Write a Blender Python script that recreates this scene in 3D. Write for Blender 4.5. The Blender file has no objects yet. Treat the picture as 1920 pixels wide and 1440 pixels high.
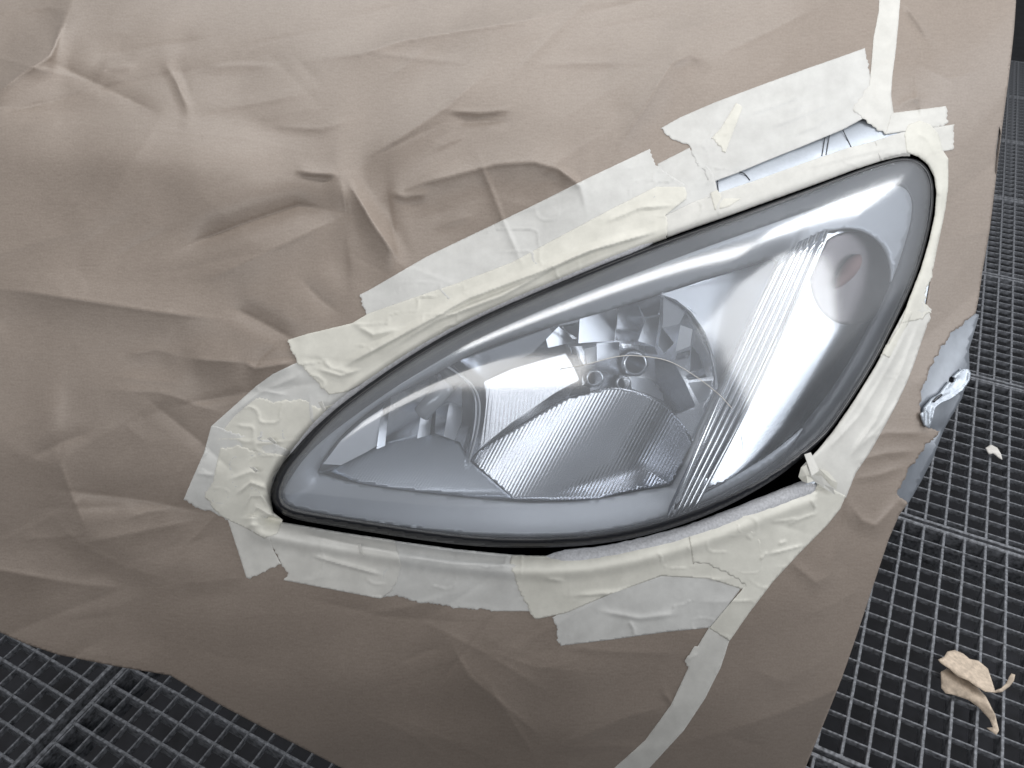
import bpy, math, random
import numpy as np
from mathutils import Matrix, Vector
from mathutils.geometry import delaunay_2d_cdt

random.seed(7)
rng = np.random.default_rng(7)
scene = bpy.context.scene
col = scene.collection

# ------------------------------------------------------------------ camera
F, CX, CY = 1493.3, 960.0, 720.0
PITCH, ROLL, CAM_H = 0.68087, -0.00497, 1.10
FW = np.array([0.0, math.cos(PITCH), -math.sin(PITCH)])
_rt = np.array([1.0, 0, 0]); _up = np.cross(_rt, FW)
RT = _rt * math.cos(ROLL) + _up * math.sin(ROLL)
UP = -_rt * math.sin(ROLL) + _up * math.cos(ROLL)
EYE = np.array([0.0, 0.0, CAM_H])
cam_d = bpy.data.cameras.new('camera'); cam = bpy.data.objects.new('camera', cam_d); col.objects.link(cam)
cam_d.sensor_fit = 'HORIZONTAL'; cam_d.sensor_width = 36.0; cam_d.lens = 36.0 * F / 1920.0
cam_d.clip_start = 0.02; cam_d.clip_end = 60
m = Matrix.Identity(4)
for i in range(3):
    m[i][0] = RT[i]; m[i][1] = UP[i]; m[i][2] = -FW[i]; m[i][3] = EYE[i]
cam.matrix_world = m
cam_d.dof.use_dof = True; cam_d.dof.focus_distance = 0.60; cam_d.dof.aperture_fstop = 32.0
scene.camera = cam

# ------------------------------------------------------------------ world, lamps, exposure
world = bpy.data.worlds.new('World'); scene.world = world; world.use_nodes = True
bg = world.node_tree.nodes['Background']; bg.inputs[0].default_value = (0.95, 0.97, 1.0, 1); bg.inputs[1].default_value = 0.33

def lamp(name, loc, target, sx, sy, power, colour=(1, 1, 1)):
    d = bpy.data.lights.new(name, 'AREA'); d.shape = 'RECTANGLE'; d.size = sx; d.size_y = sy; d.energy = power; d.color = colour
    o = bpy.data.objects.new(name, d); col.objects.link(o); o.location = loc
    o.rotation_euler = (Vector(target) - Vector(loc)).to_track_quat('-Z', 'Y').to_euler()
    return o
# booth lighting: a tube row across the ceiling, an added bank over the bonnet, a bank on the right-hand wall
lamp('ceiling_tube', (0.55, 1.22, 2.55), (0.55, 1.1, 0), 3.0, 0.34, 24, (1.0, 0.985, 0.96))
lamp('grazing_fill', (0.1, 2.9, 2.4), (0.0, 0.8, 0.8), 3.0, 0.8, 28, (1.0, 0.985, 0.96))  # added so that grazing light brings out the paper folds
lamp('front_fill', (-0.1, -1.35, 2.45), (0.0, 0.4, 0.4), 2.8, 0.7, 26, (1.0, 0.985, 0.96))  # fill added behind the camera to brighten the lower paper and tape
lamp('wall_tube', (2.1, 1.50, 1.80), (0.3, 0.75, 0.75), 0.30, 1.2, 9, (0.97, 0.985, 1.0))
lamp('wall_bank', (2.1, 0.38, 1.12), (0.2, 0.50, 0.8), 1.0, 1.3, 19, (0.97, 0.985, 1.0))
WALL = (2.1, 0.55, 1.30); TUBE = (0.3, 1.08, 2.55); FLOORT = (0.6, -0.4, 0.0); BACK = (-0.6, -2.5, 2.2); BANK = (0.2, 2.2, 2.5)
vs = scene.view_settings
vs.view_transform = 'Standard'; vs.look = 'None'; vs.exposure = -0.10; vs.gamma = 1.0; vs.use_curve_mapping = False
scene.cycles.max_bounces = 10; scene.cycles.transparent_max_bounces = 16
scene.cycles.caustics_reflective = False; scene.cycles.caustics_refractive = False
scene.cycles.use_denoising = True

# ------------------------------------------------------------------ the nose of the car as a surface  y = S(x, z)
_pz = np.array([0.05, .25, .35, .45, .55, .65, .72, .78, .82, .86, .89, .92, .95, .98, 1.0])
_py = np.array([.43, .405, .39, .385, .40, .44, .485, .55, .625, .76, .93, 1.17, 1.50, 1.95, 2.3])
_tz = np.linspace(.05, 1.0, 951); _ty = np.interp(_tz, _pz, _py)
_k = np.exp(-0.5 * (np.arange(-60, 61) / 22.0) ** 2); _k /= _k.sum()
_ty = np.convolve(np.pad(_ty, 60, mode='edge'), _k, mode='valid')
def S(x, z):
    xx = np.maximum(x + 0.02, 0)
    w = np.where(xx < .36, 1.45 * xx ** 2, 1.45 * .36 ** 2 + 2 * 1.45 * .36 * (xx - .36))
    return np.interp(z, _tz, _ty) + w * np.interp(z, [.05, .25, .6, .7], [.30, .38, .92, 1.0])
def rays(px, py):
    px = np.asarray(px, float); py = np.asarray(py, float)
    return FW[None] + ((px - CX) / F)[:, None] * RT[None] - ((py - CY) / F)[:, None] * UP[None]
def base_t(d):
    lo = np.full(len(d), .2); hi = np.full(len(d), 3.0)
    for _ in range(40):
        mid = (lo + hi) / 2
        p = EYE + d * mid[:, None]
        g = p[:, 1] - S(p[:, 0], p[:, 2])
        lo = np.where(g < 0, mid, lo); hi = np.where(g < 0, hi, mid)
    return (lo + hi) / 2
def P(px, py, h):
    """points standing h metres proud of (or, below 0, behind) the nose surface"""
    d = rays(px, py); t = base_t(d); n = np.linalg.norm(d, axis=1)
    return EYE + d * (t - np.asarray(h) / n)[:, None]
def P1(px, py, h=0.0): return P([px], [py], [h])[0]

# ------------------------------------------------------------------ numpy noise and folds
def _hash(ix, iy, seed):
    n = (ix.astype(np.int64) * 374761393 + iy.astype(np.int64) * 668265263 + seed * 982451653) & 0x7fffffff
    n = ((n ^ (n >> 13)) * 1274126177) & 0x7fffffff
    return ((n ^ (n >> 16)) & 0xffff) / 32767.5 - 1.0
def noise(x, y, seed=0):
    ix = np.floor(x); iy = np.floor(y); fx = x - ix; fy = y - iy
    ux = fx * fx * fx * (fx * (fx * 6 - 15) + 10); uy = fy * fy * fy * (fy * (fy * 6 - 15) + 10)
    a = _hash(ix, iy, seed); b = _hash(ix + 1, iy, seed); c = _hash(ix, iy + 1, seed); d = _hash(ix + 1, iy + 1, seed)
    return (a * (1 - ux) + b * ux) * (1 - uy) + (c * (1 - ux) + d * ux) * uy
def seg_dist(px, py, pts, closed=False):
    """unsigned distance, signed side, and fraction along to the nearest place of a polyline"""
    pts = np.asarray(pts, float)
    if closed: pts = np.vstack([pts, pts[:1]])
    best = np.full(len(px), 1e9); side = np.zeros(len(px)); frac = np.zeros(len(px))
    L = np.linalg.norm(np.diff(pts, axis=0), axis=1); cum = np.concatenate([[0], np.cumsum(L)]); tot = cum[-1]
    for i in range(len(pts) - 1):
        ax, ay = pts[i]; bx, by = pts[i + 1]; dx, dy = bx - ax, by - ay; l2 = dx * dx + dy * dy + 1e-9
        t = np.clip(((px - ax) * dx + (py - ay) * dy) / l2, 0, 1)
        qx = px - ax - t * dx; qy = py - ay - t * dy; d = np.hypot(qx, qy)
        s = (dx * (py - ay) - dy * (px - ax)) / math.sqrt(l2)
        upd = d < best
        best = np.where(upd, d, best); side = np.where(upd, s, side); frac = np.where(upd, (cum[i] + t * L[i]) / tot, frac)
    return best, side, frac
def ridge(px, py, pts, amp, w1, w2=None, sharp=0.0, taper=.3):
    """a fold: amp in mm, w1/w2 widths in px on the two sides (right/left of travel = below/above when drawn left to right)"""
    w2 = w1 if w2 is None else w2
    d, s, f = seg_dist(px, py, pts)
    w = np.where(s > 0, w1, w2)
    soft = np.exp(-(d / w) ** 2); hard = np.where(w < 9, np.exp(-d / (w * .75)), np.maximum(0, 1 - d / (w * 1.5)))
    prof = soft * (1 - sharp) + hard * sharp
    tp = np.clip(np.minimum(f, 1 - f) / max(taper, 1e-3), 0, 1); tp = tp * tp * (3 - 2 * tp)
    if taper <= 0: tp = 1
    return amp * 1e-3 * prof * (0.12 + 0.88 * tp)
def sstep(a, b, x):
    t = np.clip((x - a) / (b - a), 0, 1); return t * t * (3 - 2 * t)

LENS = [(508,928),(512,905),(528,872),(558,836),(592,799),(640,756),(700,713),(760,673),(830,631),(900,595),(980,559),(1060,525),(1130,496),(1200,468),(1280,438),(1360,410),(1440,381),(1520,352),(1600,322),(1655,304),(1692,296),(1718,299),(1736,312),(1747,333),(1751,362),(1748,402),(1738,450),(1722,505),(1700,560),(1671,620),(1640,680),(1600,745),(1560,803),(1530,836),(1500,862),(1460,893),(1410,924),(1350,955),(1280,983),(1200,1006),(1120,1020),(1040,1026),(960,1027),(880,1023),(800,1014),(720,1002),(640,989),(570,977),(535,967),(515,951)]
CB = [(505,972),(560,983),(640,997),(740,1012),(850,1028),(960,1039),(1020,1041),(1100,1036),(1180,1021),(1260,1001),(1340,974),(1410,946),(1460,927),(1500,912),(1530,904)]

def smooth_closed(pts, n=6):
    p = np.asarray(pts, float); N = len(p); out = []
    for i in range(N):
        a, b, c, d = p[(i - 1) % N], p[i], p[(i + 1) % N], p[(i + 2) % N]
        for k in range(n):
            t = k / n
            out.append(.5 * ((2 * b) + (c - a) * t + (2 * a - 5 * b + 4 * c - d) * t * t + (3 * b - a - 3 * c + d) * t ** 3))
    return [tuple(v) for v in out]
def smooth_open(pts, n=6):
    p = np.asarray(pts, float); p = np.vstack([2 * p[0] - p[1], p, 2 * p[-1] - p[-2]]); out = []
    for i in range(1, len(p) - 2):
        a, b, c, d = p[i - 1], p[i], p[i + 1], p[i + 2]
        for k in range(n):
            t = k / n
            out.append(.5 * ((2 * b) + (c - a) * t + (2 * a - 5 * b + 4 * c - d) * t * t + (3 * b - a - 3 * c + d) * t ** 3))
    out.append(p[-2]); return [tuple(v) for v in out]
LENS_S = smooth_closed(LENS, 4)
def inside(px, py, poly):
    poly = np.asarray(poly, float); r = np.zeros(len(px), bool); j = len(poly) - 1
    for i in range(len(poly)):
        xi, yi = poly[i]; xj, yj = poly[j]
        if yi != yj:
            r ^= ((yi > py) != (yj > py)) & (px < (xj - xi) * (py - yi) / (yj - yi) + xi)
        j = i
    return r

# folds of the masking paper, each as the tilt it gives the sheet on its two sides:
# (points left to right, tilt above, reach above px, tilt below, reach below px); a positive tilt leans the sheet up to the ceiling
FOLDS = [
 ([(-30,195),(40,140),(96,105),(112,60),(128,18)], .34, 80, -.12, 34), ([(-40,24),(90,14),(132,20)], .10, 30, -.14, 14),
 ([(-80,238),(100,232),(250,240),(450,258),(640,302)], .26, 34, .22, 62), ([(-40,226),(60,200),(240,155),(420,118)], -.10, 44, .12, 50),
 ([(-80,335),(200,325),(450,335)], -.10, 60, -.10, 70), ([(170,105),(260,92),(390,72)], -.07, 46, .10, 28),
 ([(175,150),(200,128),(262,126)], .12, 20, -.08, 18), ([(312,125),(330,150),(352,205)], .16, 14, -.12, 16), ([(388,128),(450,122),(525,124)], .13, 7, -.04, 20),
 ([(585,112),(680,100),(760,76),(870,57),(980,40),(1075,14)], .26, 42, -.11, 60), ([(490,236),(600,242),(672,224)], .05, 26, -.10, 14),
 ([(120,215),(400,215),(560,200)], .06, 70, .06, 70), ([(550,321),(600,326),(640,328)], .12, 24, -.36, 10),
 ([(320,472),(450,422),(560,385),(642,398)], -.27, 44, .27, 30), ([(370,535),(500,472),(640,406)], .08, 30, -.17, 66),
 ([(120,485),(200,430),(290,380)], -.10, 46, -.05, 40), ([(40,450),(120,425),(210,398)], .07, 46, .04, 40),
 ([(652,338),(700,420),(747,488)], .36, 24, -.24, 32), ([(640,330),(650,400),(656,520)], .06, 24, -.20, 30), ([(728,362),(735,420),(745,484)], -.16, 26, .14, 14),
 ([(645,325),(740,265),(840,200),(930,120)], .13, 60, -.15, 80), ([(832,207),(900,212),(968,204)], .06, 10, -.24, 11), ([(845,228),(905,229),(970,226)], -.06, 8, .10, 18),
 ([(1000,255),(1100,195),(1180,150),(1310,70)], .11, 46, .06, 46), ([(1145,295),(1215,190),(1262,116),(1302,103)], .08, 40, -.20, 58), ([(1255,120),(1295,103),(1326,118)], .10, 12, -.22, 18),
 ([(1330,110),(1420,70),(1540,10)], .07, 50, -.07, 50), ([(1080,60),(1250,30),(1400,-20)], -.05, 40, .06, 50),
 ([(732,364),(800,341),(930,308),(1000,303),(1050,318),(1092,350)], .12, 44, -.26, 52), ([(1042,314),(1062,328),(1090,348)], .36, 10, -.15, 22), ([(728,360),(760,369),(805,362)], .04, 14, -.20, 15),
 ([(812,428),(850,414),(890,404)], .08, 18, -.10, 18), ([(650,470),(690,495),(740,520)], -.12, 34, -.08, 34), ([(830,470),(950,410),(1060,380)], -.08, 40, .05, 40),
 ([(-40,538),(60,548),(150,562),(300,585),(440,602)], .12, 70, -.19, 66), ([(428,574),(480,598),(562,642)], -.17, 32, .16, 30), ([(560,520),(600,560),(640,590)], -.09, 34, .07, 30),
 ([(345,671),(400,676),(460,679)], .09, 36, -.20, 50), ([(456,679),(478,690),(556,678)], .40, 9, -.22, 30), ([(230,668),(290,655),(345,668)], .05, 30, -.07, 30),
 ([(-60,835),(60,790),(150,738)], .09, 50, .05, 44), ([(120,740),(112,870),(165,1005)], .05, 40, -.12, 40), ([(80,915),(250,935),(430,968)], -.12, 50, .15, 44), ([(180,730),(300,735),(430,780)], .05, 50, -.07, 50),
 ([(85,955),(150,1020),(230,1060),(335,1092)], -.10, 30, -.18, 34), ([(-60,1058),(55,1079),(102,1086)], .13, 46, -.18, 54), ([(58,1080),(150,1095),(238,1103)], .12, 18, -.10, 30),
 ([(228,1062),(300,1030),(430,998)], .08, 34, .14, 34), ([(320,1094),(400,1090),(470,1080)], -.07, 20, -.15, 28), ([(-20,1176),(110,1215),(340,1255)], .08, 36, .05, 30),
 ([(290,1195),(450,1240),(660,1300)], -.08, 60, -.05, 60), ([(370,1165),(480,1150),(620,1152)], .06, 40, .04, 40), ([(560,1120),(720,1155),(900,1170)], -.06, 30, .06, 40),
 ([(660,1330),(760,1370),(860,1440)], .07, 60, -.05, 50), ([(840,1195),(880,1268),(1026,1390)], .06, 60, -.22, 60), ([(1022,1404),(1080,1386),(1180,1342),(1256,1324)], .11, 40, -.26, 36),
 ([(1030,1406),(1130,1397),(1215,1402)], .09, 12, -.15, 24), ([(1244,1298),(1252,1308),(1262,1322)], .10, 8, -.25, 9), ([(1040,1212),(1160,1222),(1290,1226)], .04, 20, -.10, 14),  # last entry shapes the tape's shadow line into the sheet
 ([(900,1215),(1000,1250),(1120,1260)], .06, 40, -.05, 40), ([(1400,1250),(1470,1280),(1560,1230)], .05, 44, -.08, 44),
 ([(1692,2),(1722,42),(1748,84)], .06, 20, -.32, 14), ([(1676,206),(1700,190),(1722,184),(1745,190)], .10, 14, -.14, 18), ([(1720,178),(1723,196),(1725,214)], .2, 6, -.4, 7),
 ([(1598,826),(1660,812),(1748,812)], .12, 18, -.40, 12), ([(1595,866),(1660,850),(1722,845)], .12, 15, -.34, 13), ([(1592,900),(1650,890),(1700,872)], .12, 14, -.24, 14), ([(1592,940),(1615,975),(1642,986),(1694,930)], .18, 18, -.26, 26),
 ([(1588,945),(1580,1000),(1556,1070)], -.20, 30, .08, 24), ([(1690,940),(1702,950),(1708,965)], .1, 8, -.3, 10), ([(1476,1048),(1530,1092),(1566,1074)], .10, 20, -.14, 20), ([(1500,1160),(1570,1130),(1630,1090)], .07, 40, -.07, 40),
 ([(1770,480),(1790,520),(1830,470)], .08, 40, -.06, 40), ([(1690,690),(1720,720),(1745,690)], .06, 26, -.1, 26), ([(1700,110),(1780,150),(1870,120)], .06, 60, -.05, 60),
]
_r2 = random.Random(11)
for _ in range(95):
    x = _r2.uniform(-200, 1750); y = _r2.uniform(-120, 1400); a = _r2.gauss(-.22, .30) if _r2.random() < .8 else _r2.uniform(-1.2, 1.2); l = _r2.uniform(60, 330); v = _r2.uniform(.03, .11) * _r2.choice((1, 1, -1))
    FOLDS.append(([(x, y), (x + l * math.cos(a) * .5, y + l * math.sin(a) * .5 + _r2.uniform(-8, 8)), (x + l * math.cos(a), y + l * math.sin(a))], v, _r2.uniform(6, 26), -v * _r2.uniform(.5, 1.3), _r2.uniform(6, 30)))
def lens_gap(px, py):
    d, _, _ = seg_dist(px, py, LENS_S, True); d = np.where(inside(px, py, LENS_S), -d, d); return d
# the tilts are gathered on a grid and integrated to one continuous sheet
GX0, GY0, GS = -520, -320, 2.5; GW, GH = 1024, 768
_gx, _gy = np.meshgrid(GX0 + GS * np.arange(GW), GY0 + GS * np.arange(GH)); _tilt = np.zeros((GH, GW))
for pts, va, wa, vb, wb in FOLDS:
    xs = [q[0] for q in pts]; ys = [q[1] for q in pts]; R = 2.6 * max(wa, wb)
    i0, i1 = int(max(0, (min(xs) - R - GX0) / GS)), int(min(GW, (max(xs) + R - GX0) / GS + 1)); j0, j1 = int(max(0, (min(ys) - R - GY0) / GS)), int(min(GH, (max(ys) + R - GY0) / GS + 1))
    sx, sy = _gx[j0:j1, i0:i1].ravel(), _gy[j0:j1, i0:i1].ravel(); d, sd, f = seg_dist(sx, sy, pts)
    below = sstep(-1.6, 1.6, np.clip(sd, -d, d)); tp = sstep(0, .28, np.minimum(f, 1 - f)) * .9 + .1
    pa, pb = (4 if wa < 40 else 2.4), (4 if wb < 40 else 2.4)
    val = (1 - below) * va * np.exp(-(d / wa) ** pa) + below * vb * np.exp(-(d / wb) ** pb)
    val = val + np.sign(va - vb) * min(.28, .03 + abs(va - vb) * .50) * np.exp(-(d / 4.5) ** 2) * (1 - 2 * below)      # the crease itself, a thin raised line
    _tilt[j0:j1, i0:i1] += (val * tp).reshape(j1 - j0, i1 - i0)
_tilt += .045 * noise(_gx / 300 + _gy / 500, _gy / 130, 1)
def facets(cell, amp, seed, stretch=2.3, turn=-.30):
    """flat facets with straight creases between them, as in handled paper"""
    rg = np.random.default_rng(seed); ca, sa = math.cos(turn), math.sin(turn); u = (_gx * ca + _gy * sa) / (cell * stretch); v = (-_gx * sa + _gy * ca) / cell
    iu, iv = np.floor(u).astype(int), np.floor(v).astype(int); best = np.full(u.shape, 1e9); out = np.zeros(u.shape)
    for du in (-1, 0, 1):
        for dv in (-1, 0, 1):
            a, b = iu + du, iv + dv; d = (a + .5 + .48 * _hash(a, b, seed) - u) ** 2 + (b + .5 + .48 * _hash(a, b, seed + 1) - v) ** 2
            k = d < best; best = np.where(k, d, best); out = np.where(k, _hash(a, b, seed + 2), out)
    return amp * out
_msk = sstep(-.35, .45, noise(_gx / 240 + 5, _gy / 200 + 2, 14))
_tilt += facets(120, .034, 60) + _msk * facets(60, .045, 70, 3.0, -.25) + _msk * facets(26, .012, 80, 1.8, -.4)
_ky = np.fft.fftfreq(GH)[:, None] * 2 * np.pi; _kx = np.fft.fftfreq(GW)[None] * 2 * np.pi; _den = _ky ** 2 + .10 * _kx ** 2; _den[0, 0] = 1
_den = _den + (2 * np.pi / 260) ** 2 * .35
_HT = np.real(np.fft.ifft2(-1j * _ky * np.fft.fft2(_tilt - _tilt.mean()) / _den)) * GS     # in px of height
def grid_h(px, py):
    u = np.clip((px - GX0) / GS, 0, GW - 1.001); v = np.clip((py - GY0) / GS, 0, GH - 1.001); i = u.astype(int); j = v.astype(int); fu = u - i; fv = v - j
    return (_HT[j, i] * (1 - fu) + _HT[j, i + 1] * fu) * (1 - fv) + (_HT[j + 1, i] * (1 - fu) + _HT[j + 1, i + 1] * fu) * fv
FOLD_GAIN = 2.3
def paper_h(px, py, right=False):
    px = np.asarray(px, float); py = np.asarray(py, float)
    h = FOLD_GAIN * grid_h(px, py) * np.interp(py, [0, 250, 500, 800, 1400], [1.25e-3, 8.5e-4, 5.2e-4, 4.3e-4, 5.5e-4])
    h = h + .00012 * noise(px / 60, py / 45, 3) + .00004 * noise(px / 22, py / 18, 4)
    d = lens_gap(px, py)
    return h * sstep(15, 130, d)
def cover_h(px, py): return paper_h(px, py)

# ------------------------------------------------------------------ materials
def nodes_of(name):
    mt = bpy.data.materials.new(name); mt.use_nodes = True; nt = mt.node_tree
    return mt, nt, nt.nodes['Principled BSDF']
def N(nt, t, **kw):
    n = nt.nodes.new(t)
    for k, v in kw.items():
        if k in n.inputs: n.inputs[k].default_value = v
        else: setattr(n, k, v)
    return n
def ramp(nt, fac, stops):
    r = nt.nodes.new('ShaderNodeValToRGB'); e = r.color_ramp.elements
    while len(e) < len(stops): e.new(.5)
    for i, (p, c) in enumerate(stops): e[i].position = p; e[i].color = (*c, 1) if len(c) == 3 else c
    nt.links.new(fac, r.inputs[0]); return r
def coords(nt, scale=(1, 1, 1), uv=True):
    tc = nt.nodes.new('ShaderNodeTexCoord'); mp = nt.nodes.new('ShaderNodeMapping'); mp.inputs['Scale'].default_value = scale
    nt.links.new(tc.outputs['UV' if uv else 'Object'], mp.inputs[0]); return mp.outputs[0]
def bump(nt, b, h, strength=.2, dist=.001):
    n = N(nt, 'ShaderNodeBump', Strength=strength, Distance=dist); nt.links.new(h, n.inputs['Height']); nt.links.new(n.outputs[0], b.inputs['Normal']); return n
def plain(name, c, rough=.5, metal=0.0, spec=.5, var=.12, scale=40, bmp=0.0, uv=False):
    mt, nt, b = nodes_of(name)
    t = N(nt, 'ShaderNodeTexNoise', Scale=scale, Detail=5.0, Roughness=.6); nt.links.new(coords(nt, uv=uv), t.inputs['Vector'])
    r = ramp(nt, t.outputs[0], [(.3, tuple(v * (1 - var) for v in c)), (.7, tuple(min(1, v * (1 + var)) for v in c))])
    nt.links.new(r.outputs[0], b.inputs['Base Color'])
    b.inputs['Roughness'].default_value = rough; b.inputs['Metallic'].default_value = metal; b.inputs['Specular IOR Level'].default_value = spec
    if bmp: bump(nt, b, t.outputs[0], bmp, .001)
    return mt
def paper_mat():
    mt, nt, b = nodes_of('kraft_masking_paper'); c = coords(nt)
    a = N(nt, 'ShaderNodeTexNoise', Scale=5.0, Detail=6.0, Roughness=.55); nt.links.new(c, a.inputs['Vector'])
    c2 = coords(nt, (60, 210, 1)); f = N(nt, 'ShaderNodeTexNoise', Scale=1.0, Detail=4.0, Roughness=.7); nt.links.new(c2, f.inputs['Vector'])
    g = N(nt, 'ShaderNodeTexNoise', Scale=260.0, Detail=3.0); nt.links.new(c, g.inputs['Vector'])
    mx = N(nt, 'ShaderNodeMath', operation='ADD'); nt.links.new(f.outputs[0], mx.inputs[0]); nt.links.new(g.outputs[0], mx.inputs[1])
    m2 = N(nt, 'ShaderNodeMath', operation='MULTIPLY_ADD'); m2.inputs[1].default_value = .35; nt.links.new(mx.outputs[0], m2.inputs[0])
    m3 = N(nt, 'ShaderNodeMath', operation='MULTIPLY'); m3.inputs[1].default_value = .3; nt.links.new(a.outputs[0], m3.inputs[0]); nt.links.new(m3.outputs[0], m2.inputs[2])
    r = ramp(nt, m2.outputs[0], [(.36, (.252, .208, .176)), (.64, (.342, .287, .248))])
    nt.links.new(r.outputs[0], b.inputs['Base Color']); b.inputs['Roughness'].default_value = .46; b.inputs['Specular IOR Level'].default_value = .45
    bump(nt, b, mx.outputs[0], .13, .0007); return mt
def tape_mat(name, c, alpha):
    mt, nt, b = nodes_of(name); cv = coords(nt)
    a = N(nt, 'ShaderNodeTexNoise', Scale=22.0, Detail=6.0, Roughness=.6); nt.links.new(cv, a.inputs['Vector'])
    g = N(nt, 'ShaderNodeTexNoise', Scale=150.0, Detail=4.0, Roughness=.75); nt.links.new(cv, g.inputs['Vector'])
    r = ramp(nt, a.outputs[0], [(.3, tuple(v * .93 for v in c)), (.7, c)])
    nt.links.new(r.outputs[0], b.inputs['Base Color'])
    ar = ramp(nt, a.outputs[0], [(.3, (alpha - .08,) * 3), (.7, (min(1, alpha + .06),) * 3)]); nt.links.new(ar.outputs[0], b.inputs['Alpha'])
    b.inputs['Roughness'].default_value = .48; b.inputs['Specular IOR Level'].default_value = .4
    wk = N(nt, 'ShaderNodeTexNoise', Scale=13.0, Detail=2.0, Roughness=.5, Distortion=.6); wk.noise_type = 'RIDGED_MULTIFRACTAL'; nt.links.new(cv, wk.inputs['Vector'])
    wr = ramp(nt, wk.outputs[0], [(.62, (0, 0, 0)), (.95, (1, 1, 1))])
    ad = N(nt, 'ShaderNodeMath', operation='MULTIPLY_ADD'); ad.inputs[1].default_value = .30; nt.links.new(g.outputs[0], ad.inputs[0]); nt.links.new(wr.outputs[0], ad.inputs[2])
    bump(nt, b, ad.outputs[0], .30, .0008); return mt
def chrome_mat(name, c=(.82, .83, .85), rough=.10, flute=None):
    mt, nt, b = nodes_of(name); b.inputs['Base Color'].default_value = (*c, 1); b.inputs['Metallic'].default_value = 1.0; b.inputs['Roughness'].default_value = rough
    if flute:
        ang, per, strength = flute           # fine moulded flutes, running at an angle across the reflector
        cv = coords(nt); mp = nt.nodes.new('ShaderNodeMapping'); mp.inputs['Rotation'].default_value = (0, 0, ang); nt.links.new(cv, mp.inputs[0])
        wv = N(nt, 'ShaderNodeTexWave', Scale=314.0 / per, Distortion=.0); wv.bands_direction = 'X'; nt.links.new(mp.outputs[0], wv.inputs['Vector'])
        bump(nt, b, wv.outputs['Fac'], strength, .0012)
    else:
        n = N(nt, 'ShaderNodeTexNoise', Scale=9.0, Detail=2.0); nt.links.new(coords(nt), n.inputs['Vector']); bump(nt, b, n.outputs[0], .02, .004)
    return mt
def lens_mat():
    mt = bpy.data.materials.new('clear_headlight_plastic'); mt.use_nodes = True; nt = mt.node_tree; nt.nodes.clear()
    out = nt.nodes.new('ShaderNodeOutputMaterial'); tr = N(nt, 'ShaderNodeBsdfTransparent', Color=(.95, .965, .985, 1))
    gl = N(nt, 'ShaderNodeBsdfGlossy', Color=(1, 1, 1, 1), Roughness=.13); lw = N(nt, 'ShaderNodeLayerWeight'); pw = N(nt, 'ShaderNodeMath', operation='POWER'); pw.inputs[1].default_value = 5.0; nt.links.new(lw.outputs['Facing'], pw.inputs[0]); fr = N(nt, 'ShaderNodeMath', operation='MULTIPLY_ADD'); fr.inputs[1].default_value = .95; fr.inputs[2].default_value = .075; nt.links.new(pw.outputs[0], fr.inputs[0])
    hz = N(nt, 'ShaderNodeBsdfDiffuse', Color=(.74, .77, .82, 1))
    n = N(nt, 'ShaderNodeTexNoise', Scale=6.0, Detail=6.0, Roughness=.65); nt.links.new(coords(nt), n.inputs['Vector'])
    r = ramp(nt, n.outputs[0], [(.3, (.08,) * 3), (.7, (.125,) * 3)])
    m1 = nt.nodes.new('ShaderNodeMixShader'); nt.links.new(r.outputs[0], m1.inputs[0]); nt.links.new(tr.outputs[0], m1.inputs[1]); nt.links.new(hz.outputs[0], m1.inputs[2])
    m2 = nt.nodes.new('ShaderNodeMixShader'); nt.links.new(fr.outputs[0], m2.inputs[0]); nt.links.new(m1.outputs[0], m2.inputs[1]); nt.links.new(gl.outputs[0], m2.inputs[2])
    nt.links.new(m2.outputs[0], out.inputs[0]); return mt
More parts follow.
